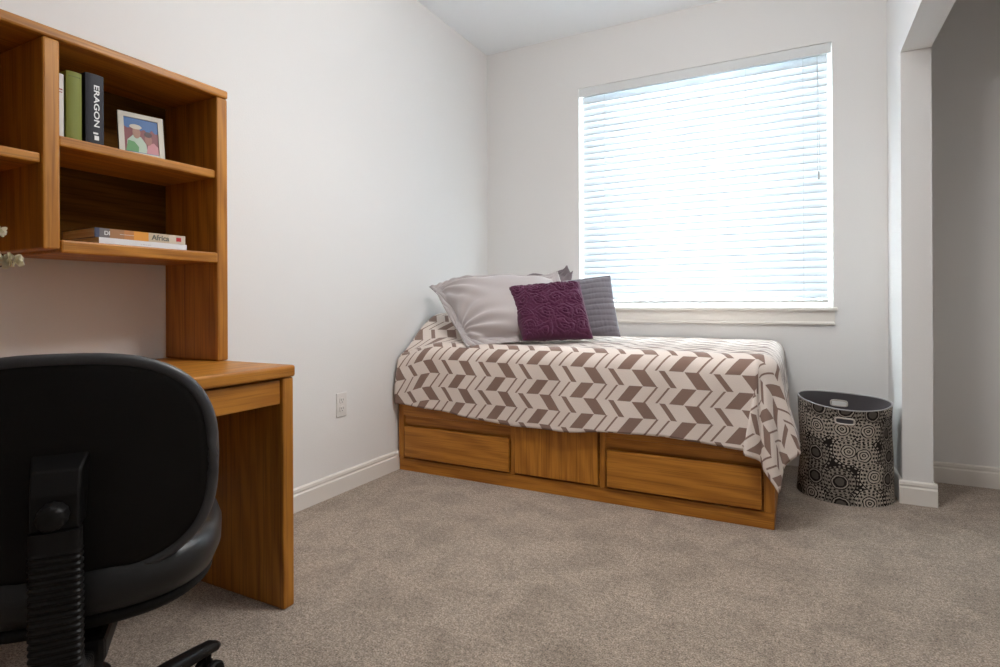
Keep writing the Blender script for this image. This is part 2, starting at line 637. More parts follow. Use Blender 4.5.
def flat_book(name_label, y0, y1, z, thk, d, x, m, rz):
    r = thing('book', name_label, 'book', (x, (y0 + y1) / 2, z), rz)
    L = (y1 - y0) / 2
    bm = bmesh.new()
    box(bm, -d, 0, -L, L, 0, .0012)
    box(bm, -d, 0, -L, L, thk - .0012, thk)
    box(bm, -.0012, .0004, -L, L, 0, thk)
    finish('cover', bm, m, r)
    finish('pages', BX(-d + .001, -.0012, -L + .001, L - .001, .0012, thk - .0012), mp2, r)
    return r


MW2 = mat('glossy_white_cover', (0.72, 0.72, 0.74, 1), .35)
b = flat_book('thin white paperback lying flat under the orange-spined one', .890, 1.150, 1.1055, .018, .19, -1.727, MW2, math.radians(1))
text_mesh('faint_title', 'COOKING  FOR'[:0] or '- -- - ---', .010, mat('grey_print', (.35, .35, .4, 1)), b, Matrix.Translation((.0006, 0, .008)) @ R_spine)
b = flat_book('thicker paperback with orange and beige spine lying on the thin white one', .886, 1.146, 1.1240, .027, .185, -1.735, MO, math.radians(-2))
text_mesh('title_lettering', 'Africa', .022, mat('dark_grey_print', (.12, .12, .11, 1)), b, Matrix.Translation((.0008, .052, .0135)) @ R_spine, off=.0004)
text_mesh('initials', 'DI', .016, MLet, b, Matrix.Translation((.0008, -.098, .0135)) @ R_spine, off=.0003)
text_mesh('subtitle', '------------', .010, MLet, b, Matrix.Translation((.0008, -.045, .0145)) @ R_spine)
finish('red_logo', BX(.0004, .0012, .101, .116, .008, .020), mat('red_logo_print', (.5, .02, .03, 1)), b)

# framed photo
FR = thing('photo_frame', 'small framed picture of two people leaning on the upper shelf beside the navy book', 'picture frame', (-1.785, 1.046, SHZ + .0035), math.radians(0))
MB = mat('black_frame', (0.012, 0.010, 0.010, 1), .35)
MMat = mat('cream_mat', (0.62, 0.58, 0.50, 1), .6)
lean = Matrix.Rotation(math.radians(-9), 4, 'Y') @ Matrix.Identity(4)
FR.rotation_euler = (0, 0, math.radians(-13))
FWd, FHt = .124, .140


def leaned(bm):
    bmesh.ops.transform(bm, matrix=lean, verts=bm.verts)
    return bm


finish('backing', leaned(BX(-.010, 0, -FWd / 2, FWd / 2, 0, FHt, bev=.002)), MB, FR)
bm = bmesh.new()
w_ = .015
box(bm, 0, .004, -FWd / 2, FWd / 2, 0, w_)
box(bm, 0, .004, -FWd / 2, FWd / 2, FHt - w_, FHt)
box(bm, 0, .004, -FWd / 2, -FWd / 2 + w_, w_, FHt - w_)
box(bm, 0, .004, FWd / 2 - w_, FWd / 2, w_, FHt - w_)
finish('border', leaned(bm), MMat, FR)
ph = finish('photograph', leaned(BX(0, .001, -FWd / 2 + w_, FWd / 2 - w_, w_, FHt - w_)), mat('photo_blue_sky', (.06, .15, .36, 1), .25), FR)


def blob(name, pts, col, x=.0014):
    pts = [(y * .84, w_ + (z - w_) * 1.27) for y, z in pts]
    bm = bmesh.new()
    fr = [bm.verts.new((x, y, z)) for y, z in pts]
    bk = [bm.verts.new((.0008, y, z)) for y, z in pts]
    bm.faces.new(fr)
    for i in range(len(pts)):
        j = (i + 1) % len(pts)
        bm.faces.new((fr[i], bk[i], bk[j], fr[j]))
    return finish(name, leaned(bm), mat('photo_' + name, col, .3), ph)


def ell(cy, cz, ry, rz_, n=16):
    return [(cy + ry * math.cos(2 * PI * i / n), cz + rz_ * math.sin(2 * PI * i / n)) for i in range(n)]


blob('crowd', [(-.058, .017), (.058, .017), (.058, .072), (.045, .070), (.035, .078), (.022, .068), (.010, .076), (-.01, .07), (-.03, .078), (-.045, .074), (-.058, .08)], (.20, .045, .05, 1), .0012)
blob('pale_shirt', [(-.050, .017), (.018, .017), (.014, .040), (-.002, .056), (-.026, .060), (-.046, .045)], (.42, .52, .42, 1), .0014)
blob('green_shirt', [(-.052, .017), (-.012, .017), (-.010, .030), (-.024, .042), (-.044, .044)], (.10, .28, .10, 1), .0016)
blob('pink_shirt', [(.014, .017), (.056, .017), (.054, .036), (.040, .046), (.020, .040)], (.50, .20, .22, 1), .0015)
blob('face', ell(-.016, .066, .013, .015), (.36, .19, .13, 1), .0018)
blob('hat_brim', ell(-.018, .080, .020, .006), (.55, .50, .42, 1), .0019)
blob('face', ell(.022, .052, .012, .014), (.30, .12, .09, 1), .0018)
blob('hair', ell(.022, .065, .013, .007), (.05, .015, .02, 1), .0019)
bm = BX(-.052, -.008, -.02, .02, 0.0, .004)
finish('easel_foot', bm, MB, FR)

# ------------------------------------------------------------------ bed
BDY, BX1e = 2.574, -0.087
bd = thing('captains_bed', 'honey oak twin platform bed with drawers under it, in the corner below the window', 'bed', (-1.04, 3.11, 0))
bo = bd.location.copy()
XB0 = XL + .016
BYB = YB - .016
fy = BDY
finish('plinth', BX(XB0 + .002, BX1e - .002, fy + .003, BYB, 0, .068, bev=.002), OAK['x'], bd, off=bo)
bm = bmesh.new()
box(bm, XB0, BX1e, fy + .020, BYB, .069, .43)
finish('carcass', bm, OAK['x'], bd, off=bo)
for xa, xb in ((XB0, -1.955), (-1.289, -1.265), (-.824, -.797), (-.128, BX1e)):
    finish('stile', BX(xa, xb, fy, fy + .019, .0685, .43, bev=.003), OAK['z'], bd, off=bo)
for xa, xb in ((-1.954, -1.290), (-.796, -.129)):
    finish('rail', BX(xa, xb, fy + .010, fy + .0195, .262, .306), OAK['x'], bd, off=bo)
    finish('top_rail', BX(xa, xb, fy - .006, fy + .0195, .307, .43, bev=.005), OAK['x'], bd, off=bo)
    finish('drawer', BX(xa + .008, xb - .006, fy - .012, fy + .008, .078, .250, bev=.005), OAK['x'], bd, off=bo)
finish('center_panel', BX(-1.263, -.832, fy - .008, fy + .012, .078, .43, bev=.004), OAK['z'], bd, off=bo)
M_MAT = mat('mattress_white', (.75, .74, .72, 1), .8)
finish('mattress', BX(XB0 + .02, BX1e - .02, fy + .03, BYB - .02, .431, .655, bev=.03, seg=4), M_MAT, bd, off=bo)


# ------------------------------------------------------------------ bedspread
PER, BAND = 0.227, 0.0715


def spread_mat():
    m = mat('chevron_bedspread', rough=0.95, spec=0.08)
    t = NT(m)
    b = t.b
    b.inputs['Sheen Weight'].default_value = 0.35
    b.inputs['Sheen Roughness'].default_value = 0.4
    s = t.n('ShaderNodeSeparateXYZ')
    uv = t.n('ShaderNodeUVMap')
    t.t.links.new(uv.outputs[0], s.inputs[0])
    U, V = s.outputs[0], s.outputs[1]
    vb = t.m('DIVIDE', V, BAND)
    fr = t.m('FRACT', vb)
    par = t.m('MODULO', t.m('FLOOR', vb), 2.0)      # 0 or 1
    up = t.m('DIVIDE', U, PER)

    def inside(x, a, w):
        return t.m('MULTIPLY', t.m('GREATER_THAN', x, a), t.m('LESS_THAN', x, a + w))
    sA = t.m('FRACT', t.m('ADD', t.m('SUBTRACT', up, t.m('MULTIPLY', fr, .25)), 100))
    A = t.m('ADD', t.m('ADD', inside(sA, .02, .265), inside(sA, .53, .045)), inside(sA, .755, .045))
    sB = t.m('FRACT', t.m('ADD', t.m('SUBTRACT', up, t.m('MULTIPLY', t.m('SUBTRACT', 1.0, fr), .23)), 99.70))
    B = t.m('ADD', inside(sB, .01, .26), inside(sB, .53, .115))
    f = t.m('ADD', t.m('MULTIPLY', par, B), t.m('MULTIPLY', t.m('SUBTRACT', 1.0, par), A))
    weave = t.noise(t.mapping(uv.outputs[0], (900, 300, 1)), 1.0, 2, .6)
    wv = t.ramp(weave, [(.3, (.84, .84, .84, 1)), (.65, (1, 1, 1, 1))])
    c = t.mix(f, (0.80, 0.70, 0.635, 1), (0.285, 0.19, 0.155, 1))
    t.color(t.mix(1.0, c, wv, 'MULTIPLY'))
    t.bump(weave, .35, .002)
    return m


ZT, RAD = 0.712, 0.075
XE, YF = -0.072, 2.532          # outer planes of the end drop and of the front drop
px_, py_ = XE - RAD, YF + RAD     # where the rounding starts
YBK = 3.615
ARC = RAD * PI / 2


def sm(a, b, x):
    u = max(0.0, min(1.0, (x - a) / (b - a)))
    return u * u * (3 - 2 * u)


def off(d):
    """distance over the edge -> (outwards, down)"""
    if d <= 0:
        return 0.0, 0.0
    if d < ARC:
        a = d / RAD
        return RAD * math.sin(a), RAD * (1 - math.cos(a))
    return RAD, RAD + d - ARC


def bump_h(x, y):
    """the sleeping pillow tucked under the spread at the head"""
    fx = 1 - sm(-1.74, -1.50, x)
    prof = sm(2.60, 2.98, y)
    back = 1 - .5 * sm(3.35, 3.62, y)
    droop = -.085 * (1 - sm(2.50, 2.80, y)) * (1 - sm(-2.0, -1.72, x))
    return fx * .155 * prof * back + droop


def wrk(x, y, s=1.0):
    n = noise.noise(Vector((x * 3.1, y * 4.0, 1.3))) * .006 + noise.noise(Vector((x * 9, y * 7, 4.0))) * .0025
    return n * s


def spread_point(a, b, x, y):
    """a: distance beyond the end edge, b: beyond the front edge (negative = on top)"""
    h = bump_h(x, y if b <= 0 else py_)
    if a <= 0 and b <= 0:
        return Vector((x, y, ZT + h + wrk(x, y)))
    if a <= 0:
        o, dn = off(b)
        # head end: pulled in and up where the pillow lifts the cloth
        lift = 1 - sm(-1.98, -1.75, x)
        hang = max(0.0, dn - RAD)
        yy = py_ - o - hang * (.02 + .02 * math.sin(x * 7 + 1)) + .006 * math.sin(x * 23 + b * 5) * min(1, hang * 6)
        yy += wrk(x, dn + 5, 1.2)
        yy += .018 * lift * math.exp(-((dn - .05) / .09) ** 2)
        return Vector((x, yy, ZT + h + wrk(x, py_) * max(0, 1 - dn * 6) - dn))
    if b <= 0:
        o, dn = off(a)
        hang = max(0.0, dn - RAD)
        k = sm(0, .35, hang)
        xx = px_ + o + hang * (.05 + .20 * (1 - sm(py_, 2.95, y))) + k * .010 * math.sin(y * 21 + 1.0) + wrk(y + 9, dn, 1.2)
        return Vector((xx, y, ZT + wrk(px_, y) * max(0, 1 - dn * 6) - dn))
    R = math.hypot(a, b)
    R = R if R < .5 else .5 + (R - .5) * .85
    ph_ = math.atan2(a, b)
    q = ph_ / (PI / 2)
    o, dn = off(R)
    hang = max(0.0, dn - RAD)
    k = min(1.0, hang / .30)
    env = math.sin(PI * q) ** .7 if 0 < q < 1 else 0.0
    rx = o + hang * .25
    ry = o + hang * .03
    rip = .020 * k * env * math.sin(2 * PI * 2.6 * q + .4)
    x = px_ + (math.sin(ph_) ** 2.8) * (rx + rip)
    y = py_ - math.cos(ph_) * (ry + rip) - .02 * k * env
    pl = k * math.exp(-((q - .13) / .07) ** 2)
    x -= .050 * pl
    y -= .020 * k * math.exp(-((q - .17) / .08) ** 2)
    p = Vector((x, y, 0))
    p.z = ZT - dn
    return p


def make_spread():
    bm = bmesh.new()
    uvl = bm.loops.layers.uv.new('UVMap')
    X0 = XL + .024
    Ltop, Wtop = px_ - X0, YBK - py_
    DE, DF = .415, .415
    dx = .0125
    na = int((Ltop) / dx)
    ne = int(DE / .011)
    nb = int(Wtop / .0145)
    nf = int(DF / .011)
    As = [X0 + Ltop * i / na - px_ for i in range(na)] + [DE * i / ne for i in range(ne + 1)]
    Bs = [-(Wtop) * (1 - j / nb) for j in range(nb)] + [DF * j / nf for j in range(nf + 1)]
    grid = []
    for a in As:
        row = []
        x = px_ + min(a, 0)
        for b in Bs:
            # hem line varies a little along the front
            bb = b
            if b > 0:
                hemz = .345 + .032 * (1 - sm(-2.0, -1.3, x)) - .022 * sm(-1.7, -1.2, x) * (1 - sm(-1.0, -.7, x)) - .020 * sm(-.5, -.2, x)
                want = (ZT + bump_h(x, py_) - hemz) - RAD + ARC
                if a > 0:
                    want = (ZT - .325) - RAD + ARC
                bb = b * want / DF
            aa = a
            y = py_ - min(b, 0)
            row.append((bm.verts.new(spread_point(aa, bb, x, y)), px_ + a, -bb))
        grid.append(row)
    for i in range(len(As) - 1):
        for j in range(len(Bs) - 1):
            q = (grid[i][j], grid[i + 1][j], grid[i + 1][j + 1], grid[i][j + 1])
            f = bm.faces.new([c[0] for c in q])
            for lp, c in zip(f.loops, q):
                # V = 0 at the level z = 0.634 - n*BAND on the front sheet
                lp[uvl].uv = (c[1] + 3.0, c[2] + VOFF)
    return bm


# front sheet: z = ZT - RAD + ARC - b ; a "/" band lies between z .634 and .703
VOFF = (-(ZT - RAD + ARC) + .633 + BAND * 0) * -1
VOFF = BAND * 20 - .633 + (ZT - RAD + ARC)
UOFF = 0.0
bm = make_spread()
so = Vector((-1.04, 3.0, ZT))
sp = finish('bedspread', bm, spread_mat(), off=so, smooth=True)
sp.location = so
md = sp.modifiers.new('thick', 'SOLIDIFY')
md.thickness = .004
md.offset = 1
tag(sp, 'cream bedspread with brown chevron stripes draped over the bed to the floor corner', 'bedspread')


# ------------------------------------------------------------------ pillows
def pillow_bm(w, h, th, n=56, flange=0.0, pinch=.05, disp=None, seed=0, flop=None, back=True, puff=2.6):
    """pillow in the local xz plane (z up from 0), thickness along y; front is -y"""
    bm = bmesh.new()
    rings = {}
    for side in (-1, 1):
        g = []
        for i in range(n + 1):
            row = []
            for j in range(n + 1):
                u, v_ = i / n * 2 - 1, j / n * 2 - 1
                edge = i in (0, n) or j in (0, n)
                if side == 1 and edge:
                    row.append(rings[(i, j)])
                    continue
                cx = u * (1 - pinch * (1 - u * u) * 0 - pinch * (1 - abs(v_) ** 2) * abs(u) ** 3)
                cz = v_ * (1 - pinch * (1 - abs(u) ** 2) * abs(v_) ** 3)
                X, Z = cx * w / 2, cz * h / 2 + h / 2
                iw, ih = 1 - 2 * flange / w, 1 - 2 * flange / h
                uu, vv = min(1, abs(u) / iw), min(1, abs(v_) / ih)
                t_ = (max(0, 1 - uu ** puff) * max(0, 1 - vv ** puff)) ** .55 * th / 2
                t_ += .0022 if not edge else 0
                y = side * t_
                if disp:
                    y += side * disp(u, v_, side) * (1 if not edge else .0)
                p = Vector((X, y, Z))
                if flop:
                    p = flop(p, u, v_)
                vt = bm.verts.new(p)
                if edge:
                    rings[(i, j)] = vt
                row.append(vt)
            g.append(row)
        for i in range(n):
            for j in range(n):
                q = [g[i][j], g[i + 1][j], g[i + 1][j + 1], g[i][j + 1]]
                if side == 1:
                    q.reverse()
                bm.faces.new(q)
    return bm


def fabric(name, col, rough=.75, bumpy=.25, sheen=.3):
    m = mat(name, col, rough, spec=.3)
    t = NT(m)
    t.b.inputs['Sheen Weight'].default_value = sheen
    w = t.noise(t.mapping(t.coord(), (500, 500, 500)), 1, 2, .6)
    t.bump(w, bumpy, .001)
    return m


M_SHAM = fabric('grey_satin', (0.45, 0.405, 0.40, 1), .45, .12, .4)
M_SHAM2 = fabric('slate_satin', (0.20, 0.165, 0.175, 1), .55)
M_PUR = fabric('purple_felt', (0.078, 0.013, 0.045, 1), .85, .3, .15)
M_GRY = fabric('pleated_grey', (0.165, 0.150, 0.170, 1), .6)


def sham_disp(u, v, side):
    n = 0
    # creases fanning from the left corners
    for cx, cz, s0, fq in ((-1.0, .75, 1.0, 15), (-1.0, -.55, 1.0, 13), (1.0, 1.0, .6, 12)):
        dx, dz = u - cx, v - cz
        r = math.hypot(dx, dz)
        a = math.atan2(dz, dx)
        w = math.exp(-((r - .45) / .38) ** 2)
        n += s0 * w * .0105 * math.sin(a * fq + 2.5 * noise.noise(Vector((u * 1.4, v * 1.4, cx))))
    n += .010 * noise.noise(Vector((u * 1.7, v * 1.7, 3.3 * side)))
    n += .0022 * math.sin(34 * u) * math.exp(-((abs(v) - .93) / .08) ** 2)
    return n


def sham_flop(p, u, v):
    # left upper flange corner pulls out and droops
    k = max(0, -u - .55) / .45 * max(0, v - .35) / .65
    p.x -= .035 * k
    p.z -= .030 * k * k
    p.y -= .03 * k
    k = max(0, -u - .4) / .6 * max(0, -v - .5) / .5
    p.z -= .0 * k
    p.y -= .05 * k
    # the top sags between the corners
    p.z += .018 * math.cos(u * PI) * max(0, v) * -1 * .3
    return p


def place(name, label, bm, m, loc, yaw, lean, roll=0.0, parts=None, cat='pillow'):
    o = finish(name, bm, m, smooth=True)
    tag(o, label, cat)
    o.matrix_world = Matrix.Translation(loc) @ Matrix.Rotation(yaw, 4, 'Z') @ Matrix.Rotation(-lean, 4, 'X') @ Matrix.Rotation(roll, 4, 'Y')
    loc_, rot_, _ = o.matrix_world.decompose()
    o.location = loc_
    o.rotation_euler = rot_.to_euler()
    return o


RD = math.radians


def corner_pillow(name, label, cat, m, TL, TR, BL, BR, th, n=72, flange=0.0, disp=None, puff=2.6, pinch=.05, flop=None):
    """pillow spanned by four corners (seen from the room), puffed along its normal"""
    TL, TR, BL, BR = map(Vector, (TL, TR, BL, BR))
    nrm = ((TR - TL) + (BR - BL)).cross((TL - BL) + (TR - BR)).normalized()   # points to the back
    if nrm.y < 0:
        nrm = -nrm
    w, h = ((TR - TL).length + (BR - BL).length) / 2, ((TL - BL).length + (TR - BR).length) / 2
    c = (TL + TR + BL + BR) / 4
    bm = pillow_bm(w, h, th, n, flange=flange, pinch=pinch, disp=disp, puff=puff)
    for v in bm.verts:
        u, t_ = v.co.x / w + .5, v.co.z / h
        p = (BL * (1 - u) + BR * u) * (1 - t_) + (TL * (1 - u) + TR * u) * t_ + nrm * v.co.y
        if flop:
            p = flop(p, 2 * u - 1, 2 * t_ - 1)
        v.co = p - c
    o = finish(name, bm, m, smooth=True)
    o.location = c
    return tag(o, label, cat)


def sham_flop(p, u, v):
    # upper left flange corner pulls out and droops
    k = max(0, -u - .70) / .30 * max(0, v - .55) / .45
    p.z -= .035 * k
    p.x -= .02 * k
    # top edge sags between the stuffed middle and the corners
    p.z += .016 * math.cos(u * PI * 1.5) * max(0, v) ** 2
    p.z += .030 * math.exp(-((u + .52) / .28) ** 2) * max(0, v) ** 1.5
    p.x -= .035 * max(0, -u) * (1 - v * v)
    # bottom left flange lies on the bed
    k = max(0, -u - .5) / .5 * max(0, -v - .7) / .3
    p.y -= .02 * k
    return p


def back_flop(p, u, v):
    p.z += (.012 * math.sin(u * 9 + 1) + .030 * math.exp(-((u - .86) / .05) ** 2) - .02 * math.exp(-((u - .93) / .04) ** 2)) * max(0, v) ** 4
    return p


corner_pillow('sham_pillow', 'large light grey flanged pillow in front, with creases running from its left corner', 'pillow', M_SHAM,
              (-1.935, 2.82, 1.065), (-1.225, 3.06, 1.115), (-1.53, 2.565, .702), (-.99, 2.91, .745), .22, 96, .045, sham_disp, 3.4, .04, flop=sham_flop)
corner_pillow('sham_pillow', 'dark grey pillow mostly hidden behind the large light grey one', 'pillow', M_SHAM2,
              (-1.80, 3.33, 1.10), (-1.215, 3.29, 1.135), (-1.74, 3.20, .80), (-1.19, 3.18, .765), .11, 60, .04, sham_disp, flop=back_flop)


def rosette(u, v, side):
    """rows of folded felt roses"""
    n = 4.0
    X, Y = (u + 1) / 2 * n, (v + 1) / 2 * n
    wx = noise.noise(Vector((X * 1.3, Y * 1.3, 2))) * .28
    wy = noise.noise(Vector((X * 1.3, Y * 1.3, 9))) * .28
    X += wx
    Y += wy
    h = 0.0
    ci0, cj0 = math.floor(X), math.floor(Y)
    for ci in (ci0 - 1, ci0, ci0 + 1):
        for cj in (cj0 - 1, cj0, cj0 + 1):
            ox = .5 + .10 * math.sin(ci * 5.1 + cj * 3.3)
            oy = .5 + .10 * math.cos(ci * 2.7 + cj * 6.1)
            dx, dy = X - ci - ox, Y - cj - oy
            r = math.hypot(dx, dy)
            a = math.atan2(dy, dx)
            r2 = r * (1 + .10 * math.sin(3 * a + ci * 2 + cj)) + .05 * noise.noise(Vector((dx * 6, dy * 6, ci + 3 * cj)))
            if r2 < .78:
                e = (1 - (r2 / .78) ** 2)
                sp_ = abs(math.sin(PI * (r2 * 4.2 - a / (2 * PI) * (1 if (ci + cj) % 2 else -1) + .25 * noise.noise(Vector((math.cos(a) * 1.5, math.sin(a) * 1.5, ci * 3 + cj))))))
                hh = .5 * e + .42 * sp_ ** .6 * (.35 + e)
                h = max(h, hh)
    ef = min(1, (1 - abs(u)) * 9) * min(1, (1 - abs(v)) * 9)
    return h * .021 * ef + .0035 * ef * noise.noise(Vector((u * 16, v * 16, side)))


corner_pillow('cushion', 'purple felt cushion covered in rows of ruffled roses', 'cushion', M_PUR,
              (-1.432, 2.80, 1.016), (-1.075, 3.01, 1.050), (-1.262, 2.665, .738), (-.955, 2.885, .742), .11, 170, 0, rosette, 3.2, .02)


def pleats(u, v, side):
    s = v * 11 + .35 * math.sin(u * 4 + 1) + .5 * noise.noise(Vector((u * 1.5, v * 2, 7)))
    return .004 * (1 - abs(math.sin(s * PI / 2 * 1.0)) ** .5) * -1.3 + .0015 * noise.noise(Vector((u * 14, v * 5, 1)))


corner_pillow('cushion', 'slate grey pleated cushion standing right of the purple one', 'cushion', M_GRY,
              (-1.285, 3.10, 1.055), (-.952, 3.19, 1.090), (-1.20, 3.00, .738), (-.868, 3.10, .742), .10, 110, 0, pleats, 3.0, .03)


# ------------------------------------------------------------------ fabric hamper
def hamper_mat():
    m = mat('medallion_print', rough=.8, spec=.2)
    t = NT(m)
    uv = t.n('ShaderNodeUVMap').outputs[0]
    vo = t.n('ShaderNodeTexVoronoi', voronoi_dimensions='2D', feature='F1')
    wn_ = t.n('ShaderNodeTexNoise')
    t.t.links.new(uv, wn_.inputs['Vector'])
    wn_.inputs['Scale'].default_value = 45
    wadd = t.n('ShaderNodeVectorMath', operation='MULTIPLY_ADD')
    t.t.links.new(wn_.outputs['Color'], wadd.inputs[0])
    wadd.inputs[1].default_value = (.012, .012, 0)
    t.t.links.new(uv, wadd.inputs[2])
    uv = wadd.outputs[0]
    t.t.links.new(uv, vo.inputs['Vector'])
    vo.inputs['Scale'].default_value = 9.0
    vo.inputs['Randomness'].default_value = .50
    dist = vo.outputs['Distance']
    sub = t.n('ShaderNodeVectorMath', operation='SUBTRACT')
    sc = t.n('ShaderNodeVectorMath', operation='SCALE')
    t.t.links.new(uv, sc.inputs[0])
    sc.inputs['Scale'].default_value = 1.0
    t.t.links.new(sc.outputs[0], sub.inputs[0])
    t.t.links.new(vo.outputs['Position'], sub.inputs[1])
    s = t.n('ShaderNodeSeparateXYZ')
    t.t.links.new(sub.outputs[0], s.inputs[0])
    ang = t.m('ARCTAN2', s.outputs[1], s.outputs[0])
    cs = t.n('ShaderNodeSeparateColor')
    t.t.links.new(vo.outputs['Color'], cs.inputs[0])
    rnd = cs.outputs[1]
    def ringat(r0, w):
        return t.m('LESS_THAN', t.m('ABSOLUTE', t.m('SUBTRACT', dist, r0)), w)

    def dots(r0, w, n, ph=0.0, lim=-.35):
        return t.m('MULTIPLY', ringat(r0, w), t.m('LESS_THAN', t.m('COSINE', t.m('ADD', t.m('MULTIPLY', ang, n), ph)), -lim))
    bright = t.m('GREATER_THAN', rnd, .34)
    core = t.m('LESS_THAN', dist, .33)
    rings = t.m('GREATER_THAN', t.m('COSINE', t.m('MULTIPLY', dist, 2 * PI / .110)), -.30)
    cin = t.m('ADD', t.m('MULTIPLY', rings, bright), t.m('MULTIPLY', t.m('SUBTRACT', 1.0, bright), t.m('ADD', t.m('MULTIPLY', t.m('LESS_THAN', dist, .17), .16), t.m('MULTIPLY', ringat(.27, .022), .7))))
    # scalloped cream band with dark drops, then a second one
    b1 = t.m('MULTIPLY', ringat(.390, .052), t.m('SUBTRACT', 1.0, dots(.390, .036, 14.0, 0, -.1)))
    b2 = t.m('MULTIPLY', ringat(.510, .056), t.m('SUBTRACT', 1.0, dots(.510, .040, 18.0, 0, -.1)))
    b3 = t.m('MULTIPLY', ringat(.640, .030), t.m('SUBTRACT', 1.0, dots(.640, .03, 24.0, 0, -.1)))
    out = t.m('MULTIPLY', t.m('MAXIMUM', t.m('MULTIPLY', b1, .9), t.m('MAXIMUM', b2, b3)), t.m('ADD', t.m('MULTIPLY', bright, .42), .58))
    f = t.m('ADD', t.m('MULTIPLY', core, cin), t.m('MULTIPLY', t.m('SUBTRACT', 1.0, core), out))
    t.color(t.mix(t.m('MINIMUM', f, 1.0), (0.016, 0.012, 0.011, 1), (0.46, 0.41, 0.35, 1)))
    return m


HC = Vector((0.195, 3.240, 0))
hm = thing('laundry_hamper', 'round fabric laundry hamper printed with black and cream medallions beside the bed', 'hamper', HC)


def ham_pt(a, q, r_off=0.0):
    """a angle, q 0 bottom .. 1 rim"""
    R = .196 * (1.0 - .045 * math.sin(PI * q) + .0 * q)
    R += .006 * (1 - q)
    R *= 1 + .018 * math.sin(3 * a + 1.2 + 2 * q) * math.sin(PI * q) + .012 * math.sin(7 * a + 4 * q) * math.sin(PI * q)
    dent = .016 * math.exp(-((a - 5.9) / .28) ** 2) * math.exp(-((q - .78) / .16) ** 2)
    R -= dent
    R += r_off
    zr = .452 + .013 * math.sin(a) + .006 * math.cos(2 * a) - .010 * math.cos(a)
    return Vector((R * math.cos(a) * 1.02, R * math.sin(a), q * zr))


def ham_wall(r_off, nq=26, na=96, hole=None, q0=0.0, q1=1.0):
    bm = bmesh.new()
    uvl = bm.loops.layers.uv.new('UVMap')
    g = []
    for i in range(na + 1):
        a = 2 * PI * i / na
        g.append([(bm.verts.new(ham_pt(a, q0 + (q1 - q0) * j / nq, r_off)), a * .196, (q0 + (q1 - q0) * j / nq) * .456) for j in range(nq + 1)])
    for i in range(na):
        for j in range(nq):
            q = (g[i][j], g[i + 1][j], g[i + 1][j + 1], g[i][j + 1])
            if hole and hole(i + .5, j + .5):
                continue
            f = bm.faces.new([c[0] for c in q])
            for lp, c in zip(f.loops, q):
                lp[uvl].uv = (c[1], c[2])
    bmesh.ops.remove_doubles(bm, verts=bm.verts, dist=1e-5)
    return bm


# hand slots in the front (a ~ 270 deg) and back (a ~ 90 deg)
NA = 144


def slot(i, j, nq=60):
    a = i / NA * 360
    z = j / nq * .456
    for ac in (268.0, 93.0):
        if abs(a - ac) < 10.5 and abs(z - .402) < .013:
            return True
    return False


finish('printed_side', ham_wall(0, 60, NA, slot), hamper_mat(), hm, smooth=True)
M_LIN = mat('grey_lining', (0.075, 0.066, 0.070, 1), .6)
finish('lining', ham_wall(-.006, 60, NA, slot), M_LIN, hm, smooth=True)
bm = bmesh.new()
lathe(bm, [(0, .012), (.18, .012), (.19, .004), (.19, .0), (0, .0)], 48)
finish('bottom', bm, M_LIN, hm)
M_RIM = mat('rim_piping', (0.30, 0.29, 0.29, 1), .45)
bm = bmesh.new()
tube(bm, [ham_pt(2 * PI * i / 96, 1.0, -.003) for i in range(97)], .0036, 8, False)
finish('rim', bm, M_RIM, hm, smooth=True)
M_GROM = mat('grommet_cream', (0.55, 0.50, 0.45, 1), .5)
for ac, ro in ((268.0, .001), (93.0, -.006)):
    pts = []
    for k in range(33):
        th_ = 2 * PI * k / 32
        ca, sa = math.cos(th_), math.sin(th_)
        da = math.copysign(abs(ca) ** .5, ca) * 11.2
        dz = math.copysign(abs(sa) ** .5, sa) * .0145
        pts.append(ham_pt(RD(ac + da), (.402 + dz) / .456, ro))
    bm = bmesh.new()
    tube(bm, pts, .0036, 8, False)
    finish('handle_slot', bm, M_GROM, hm, smooth=True)

# ------------------------------------------------------------------ office chair
M_BLK = mat('black_plastic', (0.0065, 0.006, 0.006, 1), .45, spec=.25)
M_BLKM = mat('matte_black_shell', (0.0045, 0.0038, 0.0034, 1), .55, spec=.2)
ml = mat('black_leather', (0.008, 0.0085, 0.0095, 1), .36, spec=.45)
t = NT(ml)
vv_ = t.n('ShaderNodeTexVoronoi')
t.t.links.new(t.coord(), vv_.inputs['Vector'])
vv_.inputs['Scale'].default_value = 420
t.bump(vv_.outputs['Distance'], .12, .001)
CH = thing('office_chair', 'black leather office chair seen from behind, rolled up to the desk', 'office chair', (-1.254, 0.632, 0), math.atan2(.526, -1.151) - math.radians(12))
# local frame: +x is the way the chair faces, y is sideways, z is up
BKX = -.235          # backrest plane


def rr_section(cx, cy, cz, hw, hh, nn):
    return ((cx, cy, cz), (0, 1, 0), (0, 0, 1), hw, hh, nn)


BZ = .657
HWB, HHB = .224, .194


def curve_back(bm, k=.35):
    for v in bm.verts:
        v.co.x += k * v.co.y ** 2 - .10 * (v.co.z - BZ) * 1.0 + .12 * (v.co.z - BZ) ** 2
    return bm


